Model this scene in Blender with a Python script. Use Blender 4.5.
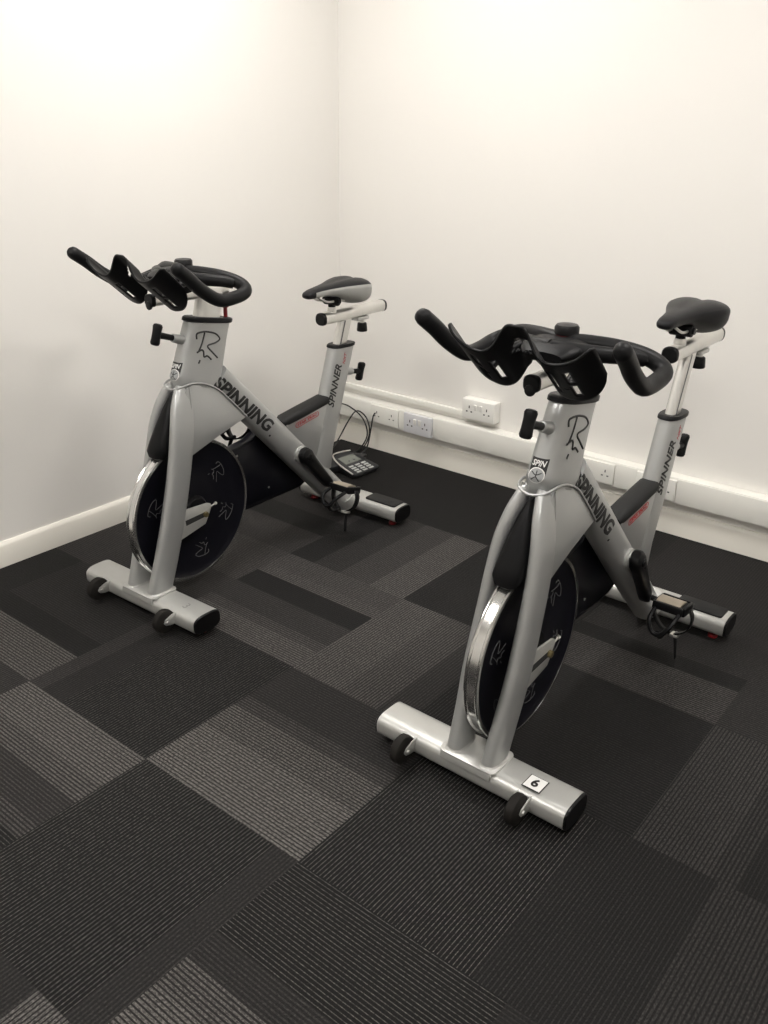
import bpy, bmesh, math, random
from mathutils import Vector, Matrix
from mathutils.bvhtree import BVHTree
random.seed(4)
S = bpy.context.scene
for o in list(bpy.data.objects): bpy.data.objects.remove(o)
COL = S.collection

# ---------------------------------------------------------------- camera
def rotz(a): return Matrix.Rotation(a, 3, 'Z')
F_PX, PITCH, ROLL, YAW = 886.98222, 1.15218912, 0.0138003062, 0.670926286
CAM = Vector((1.48237967, -0.970896603, 1.39823772))
cd = bpy.data.cameras.new('camera'); cam = bpy.data.objects.new('camera', cd); COL.objects.link(cam)
cd.sensor_fit = 'HORIZONTAL'; cd.sensor_width = 36.0; cd.lens = F_PX * 36.0 / 768.0
cd.clip_start = 0.02
R3 = rotz(YAW) @ Matrix.Rotation(PITCH, 3, 'X') @ rotz(ROLL)
cam.matrix_world = Matrix.Translation(CAM) @ R3.to_4x4()
S.camera = cam

# ---------------------------------------------------------------- light & exposure
S.view_settings.view_transform = 'Standard'; S.view_settings.look = 'None'
S.view_settings.gamma = 1.0; S.view_settings.use_curve_mapping = False
S.view_settings.exposure = 0.0
w = bpy.data.worlds.new('world'); S.world = w; w.use_nodes = True
w.node_tree.nodes['Background'].inputs[0].default_value = (0.9, 0.95, 1, 1)
w.node_tree.nodes['Background'].inputs[1].default_value = 0.2
LIGHT_COL = (1.0, 0.965, 0.925)
LIGHT_STRENGTH = 26.0
PANELS = [(-0.35, 1.0), (1.45, 1.0), (-0.35, -1.0), (1.45, -1.0)]
CEIL = 2.5
XL, YB, XR, YF = -1.175, 2.040, 3.1, -2.6          # inner wall planes

# ---------------------------------------------------------------- materials
def mat(name, col, rough=0.5, metal=0.0, bump=0.0, bscale=200.0, var=0.0, vscale=8.0, coat=0.0, spec=0.5):
    m = bpy.data.materials.new(name); m.use_nodes = True
    nt = m.node_tree; b = nt.nodes['Principled BSDF']
    b.inputs['Base Color'].default_value = (*col, 1); b.inputs['Roughness'].default_value = rough
    b.inputs['Metallic'].default_value = metal; b.inputs['Coat Weight'].default_value = coat
    b.inputs['Specular IOR Level'].default_value = spec
    tc = nt.nodes.new('ShaderNodeTexCoord')
    if bump:
        n = nt.nodes.new('ShaderNodeTexNoise'); n.inputs['Scale'].default_value = bscale; n.inputs['Detail'].default_value = 3
        bp = nt.nodes.new('ShaderNodeBump'); bp.inputs['Strength'].default_value = bump; bp.inputs['Distance'].default_value = 0.002
        nt.links.new(tc.outputs['Object'], n.inputs['Vector']); nt.links.new(n.outputs['Fac'], bp.inputs['Height'])
        nt.links.new(bp.outputs['Normal'], b.inputs['Normal'])
    if var:
        n = nt.nodes.new('ShaderNodeTexNoise'); n.inputs['Scale'].default_value = vscale; n.inputs['Detail'].default_value = 4
        mx = nt.nodes.new('ShaderNodeMix'); mx.data_type = 'RGBA'
        mx.inputs['A'].default_value = (*[c * (1 - var) for c in col], 1); mx.inputs['B'].default_value = (*[min(1, c * (1 + var)) for c in col], 1)
        nt.links.new(tc.outputs['Object'], n.inputs['Vector']); nt.links.new(n.outputs['Fac'], mx.inputs['Factor'])
        nt.links.new(mx.outputs['Result'], b.inputs['Base Color'])
    return m
M = {
 'wall': mat('wall_paint', (0.80, 0.78, 0.745), 0.75, bump=0.05, bscale=120, var=0.012, vscale=3),
 'ceil': mat('ceiling_paint', (0.82, 0.82, 0.80), 0.85, bump=0.1, bscale=60),
 'trim': mat('gloss_trim_paint', (0.82, 0.79, 0.72), 0.35, bump=0.03, bscale=40),
 'pvc': mat('white_trunking_plastic', (0.80, 0.79, 0.74), 0.4),
 'socket': mat('white_socket_plastic', (0.82, 0.81, 0.77), 0.3),
 'socket_grey': mat('cool_white_socket_plastic', (0.66, 0.66, 0.68), 0.3),
 'hole': mat('dark_slot', (0.02, 0.02, 0.02), 0.7),
 'silver': mat('silver_frame_paint', (0.42, 0.425, 0.42), 0.36, 0.55, var=0.04, vscale=14),
 'satin': mat('satin_aluminium', (0.52, 0.52, 0.50), 0.38, 0.5, var=0.06, vscale=20),
 'alu': mat('brushed_aluminium', (0.72, 0.71, 0.68), 0.28, 0.85, var=0.08, vscale=30),
 'chrome': mat('chrome', (0.76, 0.76, 0.75), 0.19, 1.0),
 'disc': mat('black_flywheel_paint', (0.004, 0.004, 0.007), 0.35, spec=0.25),
 'black': mat('black_moulded_plastic', (0.006, 0.006, 0.0065), 0.38, bump=0.10, bscale=500, spec=0.14),
 'gloss': mat('gloss_black_plastic', (0.004, 0.004, 0.0045), 0.36, spec=0.25),
 'rubber': mat('black_rubber_grip', (0.009, 0.009, 0.0095), 0.42, bump=0.12, bscale=700, spec=0.16),
 'wheel': mat('worn_rubber_wheel', (0.011, 0.0095, 0.008), 0.7, spec=0.25, var=0.3, vscale=60),
 'pad': mat('ribbed_grey_pad', (0.016, 0.016, 0.016), 0.6, spec=0.2, bump=0.2, bscale=400),
 'saddle': mat('saddle_vinyl', (0.010, 0.010, 0.011), 0.40, spec=0.17, bump=0.2, bscale=600),
 'saddle_grey': mat('grey_saddle_vinyl', (0.36, 0.36, 0.34), 0.5, bump=0.15, bscale=600),
 'ink': mat('black_decal', (0.012, 0.012, 0.012), 0.5),
 'faint': mat('faint_pen_mark', (0.28, 0.28, 0.27), 0.6),
 'line': mat('grey_decal_line', (0.12, 0.12, 0.125), 0.5),
 'white': mat('white_decal', (0.82, 0.82, 0.80), 0.5),
 'grey': mat('grey_decal', (0.35, 0.36, 0.36), 0.5),
 'red': mat('red_plastic', (0.20, 0.008, 0.010), 0.4),
 'redink': mat('red_decal', (0.42, 0.03, 0.035), 0.5),
 'pedal': mat('tan_pedal_metal', (0.36, 0.31, 0.24), 0.45, 0.3, var=0.2, vscale=40),
 'brass': mat('brass_bolt', (0.22, 0.18, 0.09), 0.4, 0.8),
 'phone': mat('charcoal_phone_plastic', (0.022, 0.023, 0.025), 0.5),
 'phone_key': mat('pale_phone_keys', (0.45, 0.46, 0.45), 0.45),
 'phone_lcd': mat('phone_display', (0.16, 0.17, 0.15), 0.25),
 'cable': mat('black_cable', (0.012, 0.012, 0.012), 0.5),
 'cream_cable': mat('pale_cable', (0.62, 0.60, 0.54), 0.5),
}
def carpet_material():
    m = bpy.data.materials.new('striped_carpet_tiles'); m.use_nodes = True
    nt = m.node_tree; N = nt.nodes; L = nt.links; b = N['Principled BSDF']
    b.inputs['Roughness'].default_value = 0.9; b.inputs['Specular IOR Level'].default_value = 0.25
    def at(n):
        a = N.new('ShaderNodeAttribute'); a.attribute_name = n; return a
    base, line, prm = at('base'), at('line'), at('param')
    uv = N.new('ShaderNodeUVMap'); uv.uv_map = 'uv'
    sx = N.new('ShaderNodeSeparateXYZ'); L.new(uv.outputs[0], sx.inputs[0])
    sp = N.new('ShaderNodeSeparateColor'); L.new(prm.outputs['Color'], sp.inputs[0])
    def mth(op, a, c=None):
        n = N.new('ShaderNodeMath'); n.operation = op
        for i, v in enumerate((a, c)):
            if v is None: continue
            if isinstance(v, (int, float)): n.inputs[i].default_value = v
            else: L.new(v, n.inputs[i])
        return n.outputs[0]
    fr = mth('FRACT', mth('DIVIDE', sx.outputs[0], 0.0088))
    tri = mth('ABSOLUTE', mth('SUBTRACT', fr, 0.5))                   # 0 in the middle of a line
    mask = mth('LESS_THAN', tri, mth('MULTIPLY', sp.outputs[0], 0.5))  # duty
    cx = N.new('ShaderNodeCombineXYZ'); L.new(mth('MULTIPLY', sx.outputs[0], 300), cx.inputs[0]); L.new(mth('MULTIPLY', sx.outputs[1], 150), cx.inputs[1])
    nz = N.new('ShaderNodeTexNoise'); nz.inputs['Scale'].default_value = 1.0; nz.inputs['Detail'].default_value = 2; L.new(cx.outputs[0], nz.inputs['Vector'])
    rmp = N.new('ShaderNodeMapRange'); L.new(nz.outputs['Fac'], rmp.inputs['Value'])
    rmp.inputs['From Min'].default_value = 0.38; rmp.inputs['From Max'].default_value = 0.62
    rmp.inputs['To Min'].default_value = 0.30; rmp.inputs['To Max'].default_value = 1.10
    m1 = mth('MULTIPLY', mask, rmp.outputs[0])
    mx = N.new('ShaderNodeMix'); mx.data_type = 'RGBA'; mx.clamp_factor = False
    L.new(m1, mx.inputs['Factor']); L.new(base.outputs['Color'], mx.inputs['A']); L.new(line.outputs['Color'], mx.inputs['B'])
    n2 = N.new('ShaderNodeTexNoise'); n2.inputs['Scale'].default_value = 260; n2.inputs['Detail'].default_value = 3
    tc = N.new('ShaderNodeTexCoord'); L.new(tc.outputs['Object'], n2.inputs['Vector'])
    r2 = N.new('ShaderNodeMapRange'); L.new(n2.outputs['Fac'], r2.inputs['Value'])
    r2.inputs['From Min'].default_value = 0.3; r2.inputs['From Max'].default_value = 0.7; r2.inputs['To Min'].default_value = 0.6; r2.inputs['To Max'].default_value = 1.4
    m2 = N.new('ShaderNodeMix'); m2.data_type = 'RGBA'; m2.blend_type = 'MULTIPLY'; m2.inputs['Factor'].default_value = 1
    cc = N.new('ShaderNodeCombineColor')
    for i in range(3): L.new(r2.outputs[0], cc.inputs[i])
    L.new(mx.outputs['Result'], m2.inputs['A']); L.new(cc.outputs[0], m2.inputs['B'])
    L.new(m2.outputs['Result'], b.inputs['Base Color'])
    bp = N.new('ShaderNodeBump'); bp.inputs['Strength'].default_value = 0.4; bp.inputs['Distance'].default_value = 0.003
    L.new(n2.outputs['Fac'], bp.inputs['Height']); L.new(bp.outputs['Normal'], b.inputs['Normal'])
    return m
M['carpet'] = carpet_material()
def emit_mat():
    m = bpy.data.materials.new('lit_diffuser'); m.use_nodes = True
    b = m.node_tree.nodes['Principled BSDF']
    b.inputs['Base Color'].default_value = (0.9, 0.9, 0.9, 1)
    b.inputs['Emission Color'].default_value = (*LIGHT_COL, 1); b.inputs['Emission Strength'].default_value = LIGHT_STRENGTH
    return m
M['lamp'] = emit_mat()

# ---------------------------------------------------------------- mesh helpers
def obj(name, geo, m, parent=None, label=None, loc=None, sharp=40):
    v, f = geo
    me = bpy.data.meshes.new(name); me.from_pydata([tuple(p) for p in v], [], [tuple(q) for q in f]); me.validate()
    bm = bmesh.new(); bm.from_mesh(me); bmesh.ops.remove_doubles(bm, verts=bm.verts, dist=1e-6)
    bmesh.ops.recalc_face_normals(bm, faces=bm.faces); bm.to_mesh(me); bm.free()
    for p in me.polygons: p.use_smooth = True
    me.set_sharp_from_angle(angle=math.radians(sharp))
    me.materials.append(M[m] if isinstance(m, str) else m)
    o = bpy.data.objects.new(name, me); COL.objects.link(o)
    if parent: o.parent = parent
    if label: o['label'] = label
    if loc: o.location = loc
    return o
def thing(name, label, cat, loc=(0, 0, 0), rz=0.0, group=None):
    o = bpy.data.objects.new(name, None); COL.objects.link(o); o.empty_display_size = 0.1
    o.location = loc; o.rotation_euler = (0, 0, rz); o['label'] = label; o['category'] = cat
    if group: o['group'] = group
    return o
def struct(o): o['kind'] = 'structure'; return o
def join(*gs):
    v, f = [], []
    for a, b in gs:
        k = len(v); v += [Vector(p) for p in a]; f += [[i + k for i in q] for q in b]
    return v, f
def xf(geo, mx): return [mx @ Vector(p) for p in geo[0]], geo[1]
def box(x0, x1, y0, y1, z0, z1, bev=0.0, seg=2):
    bm = bmesh.new(); bmesh.ops.create_cube(bm, size=1)
    for v in bm.verts: v.co = Vector(((x0 + x1) / 2 + v.co.x * (x1 - x0), (y0 + y1) / 2 + v.co.y * (y1 - y0), (z0 + z1) / 2 + v.co.z * (z1 - z0)))
    if bev: bmesh.ops.bevel(bm, geom=bm.edges[:], offset=bev, segments=seg, profile=0.5, affect='EDGES')
    return bm2(bm)
def bm2(bm):
    bm.verts.index_update(); r = [v.co.copy() for v in bm.verts], [[v.index for v in f.verts] for f in bm.faces]; bm.free(); return r
def prism(top, bot, bev=0.0, seg=2):
    """two matching polygons joined into a solid"""
    n = len(top); bm = bmesh.new()
    a = [bm.verts.new(p) for p in top]; b = [bm.verts.new(p) for p in bot]
    bm.faces.new(a); bm.faces.new(b[::-1])
    for i in range(n): bm.faces.new((a[i], b[i], b[(i + 1) % n], a[(i + 1) % n]))
    bmesh.ops.recalc_face_normals(bm, faces=bm.faces)
    if bev: bmesh.ops.bevel(bm, geom=bm.edges[:], offset=bev, segments=seg, profile=0.5, affect='EDGES')
    return bm2(bm)
def fzprism(poly, l0, l1, bev=0.0):
    return prism([(p[0], l0, p[1]) for p in poly], [(p[0], l1, p[1]) for p in poly], bev)
def ring(c, ax, ay, a, b, n=32, e=2.0):
    c, ax, ay = Vector(c), Vector(ax), Vector(ay); out = []
    for i in range(n):
        t = 2 * math.pi * i / n; x, y = math.cos(t), math.sin(t)
        x = math.copysign(abs(x) ** (2 / e), x); y = math.copysign(abs(y) ** (2 / e), y)
        out.append(c + ax * (a * x) + ay * (b * y))
    return out
def loft(rings, cap=True, closed=False):
    n = len(rings[0]); v = [p for r in rings for p in r]; f = []
    m = len(rings)
    for i in range(m if closed else m - 1):
        k, k2 = i * n, ((i + 1) % m) * n
        for j in range(n): f.append([k + j, k + (j + 1) % n, k2 + (j + 1) % n, k2 + j])
    if cap and not closed: f.append(list(range(n))[::-1]); f.append([(m - 1) * n + j for j in range(n)])
    return v, f
def catmull(P, k=6, closed=False):
    P = [Vector(p) for p in P]; out = []; n = len(P)
    for i in range(n if closed else n - 1):
        if closed: p0, p1, p2, p3 = P[i - 1], P[i], P[(i + 1) % n], P[(i + 2) % n]
        else: p0, p1, p2, p3 = P[max(i - 1, 0)], P[i], P[i + 1], P[min(i + 2, n - 1)]
        for j in range(k):
            t = j / k
            out.append(0.5 * ((2 * p1) + (p2 - p0) * t + (2 * p0 - 5 * p1 + 4 * p2 - p3) * t * t + (3 * p1 - p0 - 3 * p2 + p3) * t ** 3))
    if not closed: out.append(P[-1])
    return out
def tube(P, r, n=12, k=6, closed=False, smooth=True, roundcap=False):
    pts = catmull(P, k, closed) if smooth and len(P) > 2 else [Vector(p) for p in P]
    m = len(pts); rr = r if callable(r) else (lambda t: r)
    rings = []; up = None
    for i, p in enumerate(pts):
        if closed: d = pts[(i + 1) % m] - pts[i - 1]
        else: d = pts[min(i + 1, m - 1)] - pts[max(i - 1, 0)]
        d.normalize()
        if up is None:
            up = Vector((0, 0, 1)) if abs(d.z) < 0.9 else Vector((1, 0, 0))
        ax = d.cross(up).normalized(); up = ax.cross(d).normalized()
        rings.append(ring(p, ax, up, rr(i / (m - 1)), rr(i / (m - 1)), n))
        if roundcap and i in (0, m - 1):
            ex = []
            for q in (30, 60, 82):
                a = math.radians(q); R = rr(i / (m - 1)); off = d * (R * math.sin(a)) * (-1 if i == 0 else 1)
                ex.append(ring(p + off, ax, up, R * math.cos(a), R * math.cos(a), n))
            if i == 0: rings = ex[::-1] + rings
            else: rings += ex
    return loft(rings, closed=closed)
def cyl(p0, p1, r0, r1=None, n=24, bev=0.0):
    p0, p1 = Vector(p0), Vector(p1); r1 = r0 if r1 is None else r1
    d = (p1 - p0).normalized(); up = Vector((0, 0, 1)) if abs(d.z) < 0.9 else Vector((1, 0, 0))
    ax = d.cross(up).normalized(); ay = ax.cross(d).normalized()
    if bev: R = [(0, r0 - bev), (bev * .3, r0 - bev * .3), (bev, r0)], [(-bev, r1), (-bev * .3, r1 - bev * .3), (0, r1 - bev)]
    else: R = [(0, r0)], [(0, r1)]
    rings = [ring(p0 + d * o, ax, ay, r, r, n) for o, r in R[0]] + [ring(p1 + d * o, ax, ay, r, r, n) for o, r in R[1]]
    return loft(rings)
def lathe(prof, axis_o, axis_d, n=48):
    """profile of (along axis, radius), closed ring if it starts and ends off-axis"""
    o, d = Vector(axis_o), Vector(axis_d).normalized()
    up = Vector((0, 0, 1)) if abs(d.z) < 0.9 else Vector((1, 0, 0))
    ax = d.cross(up).normalized(); ay = ax.cross(d).normalized()
    v, f = [], []; m = len(prof)
    for a, r in prof:
        for i in range(n):
            t = 2 * math.pi * i / n; v.append(o + d * a + (ax * math.cos(t) + ay * math.sin(t)) * max(r, 1e-5))
    for j in range(m):
        for i in range(n):
            j2 = (j + 1) % m; f.append([j * n + i, j * n + (i + 1) % n, j2 * n + (i + 1) % n, j2 * n + i])
    return v, f
def beam(path, hw, hl, e=2.6, n=36):
    """oval tube along a path of (f,l,z); hw half depth in the side plane, hl half width across"""
    P = [Vector(p) for p in path]; rings = []
    for i, p in enumerate(P):
        d = (P[min(i + 1, len(P) - 1)] - P[max(i - 1, 0)]); d.y = 0; d.normalize()
        ax = Vector((-d.z, 0, d.x))
        h = hw[i] if isinstance(hw, (list, tuple)) else hw; b = hl[i] if isinstance(hl, (list, tuple)) else hl
        rings.append(ring(p, ax, (0, 1, 0), h, b, n, e))
    return loft(rings)
def text_geo(s, size, shear=0.0, offset=0.0, spacing=1.0):
    c = bpy.data.curves.new('text', 'FONT'); c.body = s; c.size = size; c.shear = shear; c.offset = offset; c.space_character = spacing
    c.resolution_u = 3; o = bpy.data.objects.new('text', c); COL.objects.link(o)
    dg = bpy.context.evaluated_depsgraph_get(); dg.update(); me = bpy.data.meshes.new_from_object(o.evaluated_get(dg))
    v = [p.co.copy() for p in me.vertices]; f = [list(p.vertices) for p in me.polygons]
    bpy.data.objects.remove(o); bpy.data.curves.remove(c); bpy.data.meshes.remove(me)
    x0, x1 = min(p.x for p in v), max(p.x for p in v); y0 = min(p.y for p in v); y1 = max(p.y for p in v)
    v = [Vector((p.x - x0, p.y - y0, 0)) for p in v]
    return (v, f), x1 - x0, y1 - y0
def bvh_of(geo): return BVHTree.FromPolygons([Vector(p) for p in geo[0]], [list(q) for q in geo[1]])
def decal(geo2, O, U, V, Nn, tree=None, lift=0.0009, thick=0.0008, cut=0.006):
    """lay a flat figure on a surface: project along -N on the tree, give it a thickness"""
    O, U, V, Nn = Vector(O), Vector(U).normalized(), Vector(V).normalized(), Vector(Nn).normalized()
    bm = bmesh.new(); vs = [bm.verts.new(p) for p in geo2[0]]
    for q in geo2[1]:
        try: bm.faces.new([vs[i] for i in q])
        except ValueError: pass
    bmesh.ops.triangulate(bm, faces=bm.faces)
    if tree is not None:
        for _ in range(5):
            le = [e for e in bm.edges if e.calc_length() > cut]
            if not le: break
            bmesh.ops.subdivide_edges(bm, edges=le, cuts=1); bmesh.ops.triangulate(bm, faces=bm.faces)
    for v in bm.verts:
        p = O + U * v.co.x + V * v.co.y
        if tree is not None:
            h = tree.ray_cast(p + Nn * 0.12, -Nn, 0.3)
            if h[0] is not None: p = h[0]
        v.co = p + Nn * lift
    g = bmesh.ops.extrude_face_region(bm, geom=bm.faces[:])
    for e in g['geom']:
        if isinstance(e, bmesh.types.BMVert): e.co += Nn * thick
    return bm2(bm)
def project_pts(P, Nn, tree, lift=0.0):
    Nn = Vector(Nn).normalized(); out = []
    for p in P:
        h = tree.ray_cast(Vector(p) + Nn * 0.12, -Nn, 0.3); out.append((h[0] if h[0] is not None else Vector(p)) + Nn * lift)
    return out
def poly2(P): return [Vector((p[0], p[1], 0)) for p in P], [list(range(len(P)))]
def rect2(x0, x1, y0, y1): return poly2([(x0, y0), (x1, y0), (x1, y1), (x0, y1)])
def rrect2(x0, x1, y0, y1, r, n=6):
    P = []
    for cx, cy, a in ((x1 - r, y1 - r, 0), (x0 + r, y1 - r, 90), (x0 + r, y0 + r, 180), (x1 - r, y0 + r, 270)):
        for i in range(n + 1):
            t = math.radians(a + 90 * i / n); P.append((cx + r * math.cos(t), cy + r * math.sin(t)))
    return P
def frame2(outer, inner):
    n = len(outer); v = [Vector((*p, 0)) for p in outer] + [Vector((*p, 0)) for p in inner]
    return v, [[i, (i + 1) % n, n + (i + 1) % n, n + i] for i in range(n)]
def disc2(cx, cy, r, n=24): return poly2([(cx + r * math.cos(2 * math.pi * i / n), cy + r * math.sin(2 * math.pi * i / n)) for i in range(n)])

# ---------------------------------------------------------------- the setting
T = 0.5
def build_floor():
    D, P2, ML = 0.010, 0.026, 0.040          # dark, plain grey, mid grey
    # each tile: stripes along 'u' or 'v', list of (until, base, line, duty) across the stripes
    dark = lambda: [(1, .0095, .110, .17)]
    faint = lambda: [(1, .0105, .030, .2)]
    plain = lambda g=.020: [(1, g, g * 1.3, .35)]
    lite = lambda: [(1, .028, .105, .62)]
    tiles = {
     (0, 0): ('u', [(.36, .018, .140, .68), (.56, .022, .115, .60), (.66, .030, .07, .4), (1, .024, .036, .4)]),
     (-1, 0): ('v', [(.12, .030, .040, .4), (.30, .018, .030, .3), (1, .0085, .085, .18)]),
     (0, -1): ('v', [(.86, .0095, .112, .18), (1, .022, .034, .4)]),
     (1, -1): ('u', [(.28, .026, .12, .62), (.42, .026, .10, .55), (.56, .022, .036, .4), (1, .010, .095, .2)]),
     (1, 0): ('v', [(.84, .0095, .112, .18), (1, .013, .032, .3)]),
     (2, 0): ('v', [(.38, .015, .026, .3), (.75, .018, .036, .55), (1, .016, .028, .4)]),
     (2, 1): ('v', [(.34, .018, .045, .6), (.45, .016, .036, .5), (1, .014, .020, .3)]),
     (1, 1): ('u', [(.55, .011, .026, .3), (1, .011, .022, .25)]),
     (1, 2): ('u', [(.36, .024, .07, .5), (.5, .012, .018, .3), (1, .022, .034, .4)]),
     (2, 2): ('u', [(1, .022, .036, .4)]), (1, 3): ('v', [(1, .022, .025, .4)]),
     (2, 3): ('u', [(1, .021, .026, .4)]), (3, 2): ('v', [(1, .018, .022, .4)]),
     (0, 1): ('v', [(.34, .028, .100, .6), (.6, .032, .085, .5), (.78, .026, .040, .4), (1, .010, .05, .2)]),
     (-1, 1): ('u', [(.20, .030, .100, .6), (.28, .032, .07, .5), (.50, .030, .042, .4), (.69, .012, .016, .3), (.80, .032, .095, .55), (1, .032, .08, .55)]),
     (-1, 2): ('v', [(.22, .013, .018, .3), (.45, .024, .04, .4), (.72, .034, .06, .5), (1, .032, .10, .6)]),
     (0, 2): ('u', [(1, .010, .032, .25)]), (-1, 3): ('v', [(1, .012, .014, .3)]), (0, 3): ('v', [(.25, .024, .075, .5), (1, .015, .018, .4)]),
     (-2, 1): ('u', [(.5, .026, .045, .5), (1, .034, .070, .5)]), (-2, 2): ('u', [(.35, .030, .05, .5), (.6, .012, .016, .3), (1, .024, .036, .4)]),
     (-2, 0): ('u', [(.30, .026, .105, .6), (.46, .012, .016, .3), (1, .019, .028, .4)]),
     (-2, 3): ('v', [(1, .013, .02, .3)]), (-1, 4): ('u', [(1, .012, .014, .3)]), (0, 4): ('u', [(1, .013, .016, .3)]), (1, 4): ('u', [(1, .017, .020, .3)]),
     (-1, -1): ('u', [(.34, .011, .07, .2), (.44, .026, .07, .5), (.62, .028, .048, .4), (.75, .028, .105, .55), (1, .030, .125, .62)]),
     (-2, -1): ('v', [(1, .026, .04, .4)]), (0, -2): ('v', [(.70, .022, .034, .4), (1, .028, .12, .6)]),
     (-3, 0): ('v', [(1, .012, .02, .3)]), (-3, 1): ('u', [(.4, .022, .045, .5), (1, .020, .055, .5)]), (-3, -1): ('v', [(1, .012, .05, .2)]), (-3, 2): ('v', [(1, .014, .02, .3)]),
    }
    opts = [dark, faint, plain, lite]
    verts, faces, att = [], [], []
    u0, u1, v0, v1 = XL, XR, YF, YB
    for i in range(-3, 8):
        for j in range(-7, 6):
            d, bands = tiles.get((i, j)) or (random.choice('uv'), random.choice(opts)())
            a = 0.0
            for (b, base, line, duty) in bands:
                if d == 'v': X0, X1, Y0, Y1 = (i + a) * T, (i + b) * T, j * T, (j + 1) * T
                else: X0, X1, Y0, Y1 = i * T, (i + 1) * T, (j + a) * T, (j + b) * T
                a = b
                X0, X1 = max(X0, u0 - .02), min(X1, u1 + .02); Y0, Y1 = max(Y0, v0 - .02), min(Y1, v1 + .02)
                if X1 - X0 < 1e-4 or Y1 - Y0 < 1e-4: continue
                k = len(verts); verts += [(X0, Y0, 0), (X1, Y0, 0), (X1, Y1, 0), (X0, Y1, 0)]; faces.append((k, k + 1, k + 2, k + 3)); att.append((d, base, line, duty, i * .37 + j * .71))
    me = bpy.data.meshes.new('floor'); me.from_pydata(verts, [], faces)
    me.uv_layers.new(name='uv')
    for n in ('base', 'line', 'param'): me.color_attributes.new(n, 'FLOAT_COLOR', 'CORNER')
    uv = me.uv_layers['uv']; ab, al, ap = (me.color_attributes[n] for n in ('base', 'line', 'param'))
    for p in me.polygons:
        d, base, line, duty, off = att[p.index]
        for li in p.loop_indices:
            c = me.vertices[me.loops[li].vertex_index].co
            uv.data[li].uv = ((c.x, c.y + off) if d == 'v' else (c.y, c.x + off))
            ab.data[li].color = (base * .47, base * .42, base * .415, 1); al.data[li].color = (line * .86, line * .81, line * .765, 1); ap.data[li].color = (duty, 0, 0, 1)
    me.materials.append(M['carpet'])
    o = bpy.data.objects.new('floor', me); COL.objects.link(o); return struct(o)
build_floor()
TH = 0.1
struct(obj('wall_left', box(XL - TH, XL, YF - TH, YB + TH, -.05, CEIL + .05), 'wall'))
struct(obj('wall_back', box(XL - TH, XR + TH, YB, YB + TH, -.05, CEIL + .05), 'wall'))
struct(obj('wall_right', box(XR, XR + TH, YF - TH, YB + TH, -.05, CEIL + .05), 'wall'))
struct(obj('wall_front', box(XL - TH, XR + TH, YF - TH, YF, -.05, CEIL + .05), 'wall'))
struct(obj('ceiling', box(XL - TH, XR + TH, YF - TH, YB + TH, CEIL, CEIL + .08), 'ceil'))
def skirting(name, a, b, inward, h, t=.016):
    a, b, n = Vector(a), Vector(b), Vector(inward)
    prof = [(0, 0), (t, 0), (t, h - .014), (t - .004, h - .006), (t - .010, h), (0, h)]
    top = [a + n * p[0] + Vector((0, 0, p[1])) for p in prof]; bot = [b + n * p[0] + Vector((0, 0, p[1])) for p in prof]
    return struct(obj(name, prism(top, bot), 'trim', sharp=30))
skirting('baseboard_left', (XL, YF, 0), (XL, YB, 0), (1, 0, 0), .086)
skirting('baseboard_back', (XL, YB, 0), (XR, YB, 0), (0, -1, 0), .092, .018)
skirting('baseboard_right', (XR, YF, 0), (XR, YB, 0), (-1, 0, 0), .086)
skirting('baseboard_front', (XL, YF, 0), (XR, YF, 0), (0, 1, 0), .086)
# cable trunking on the back wall: body with clip-on lids
TY, TZ0, TZ1 = 1.986, .137, .235
tr = obj('trim_1', box(XL + .001, XR - .001, TY + .003, YB, TZ0, TZ1, .003), 'pvc'); struct(tr); tr['label'] = 'white plastic cable trunking along the back wall'
for a, b in ((XL + .004, -.947), (-.789, -.757), (-.604, .080), (.234, .318), (.472, 1.7), (1.703, XR - .004)):
    obj('trunking_lid', box(a, b, TY, TY + .004, TZ0 + .004, TZ1 - .004, .001), 'pvc', tr)
t2 = obj('trim_2', box(XL + .001, -.430, YB - .017, YB, .256, .281, .003), 'pvc'); struct(t2); t2['label'] = 'narrow white mini trunking running from the corner to the raised socket'

def socket(label, x0, x1, z0, z1, y_face, y_back, m='socket', switches=True, data=False):
    t = thing('wall_socket', label, 'socket', ((x0 + x1) / 2, y_back, z0), 0)
    W, H = x1 - x0, z1 - z0; d = y_back - y_face
    obj('faceplate' if d < .02 else 'back_box', box(-W / 2, W / 2, -d, 0, 0, H, .004 if d > .02 else .002, 3), m, t)
    if d > .02: obj('faceplate', box(-W / 2 + .001, W / 2 - .001, -d - .007, -d, .001, H - .001, .003, 3), m, t); d += .007
    sl = .0007
    for sgn in (-1, 1):
        cx = sgn * W * .27
        for nm, bx in (('earth_slot', (cx - .0022, cx + .0022, H * .55, H * .68)), ('pin_slot', (cx - .015, cx - .0075, H * .36, H * .42)), ('pin_slot', (cx + .0075, cx + .015, H * .36, H * .42))):
            obj(nm, box(bx[0], bx[1], -d - sl, -d + .003, bx[2], bx[3]), 'hole' if not data else 'line', t)
        if switches:
            sx = sgn * W * .085
            obj('rocker_switch', prism([(sx - .007, -d - .001, H * .48), (sx + .007, -d - .001, H * .48), (sx + .007, -d - .006, H * .76), (sx - .007, -d - .006, H * .76)],
                [(sx - .007, -d + .002, H * .46), (sx + .007, -d + .002, H * .46), (sx + .007, -d + .002, H * .78), (sx - .007, -d + .002, H * .78)], .0008), 'socket', t)
    return t
socket('white double plug socket in the trunking, cable plugged in, nearest the corner', -.945, -.790, .146, .226, TY - .006, TY + .004, 'pvc', False, True)
socket('greyish white double plug socket in the trunking left of the raised box socket', -.755, -.606, .141, .229, TY - .010, TY + .004, 'socket_grey')
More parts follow.
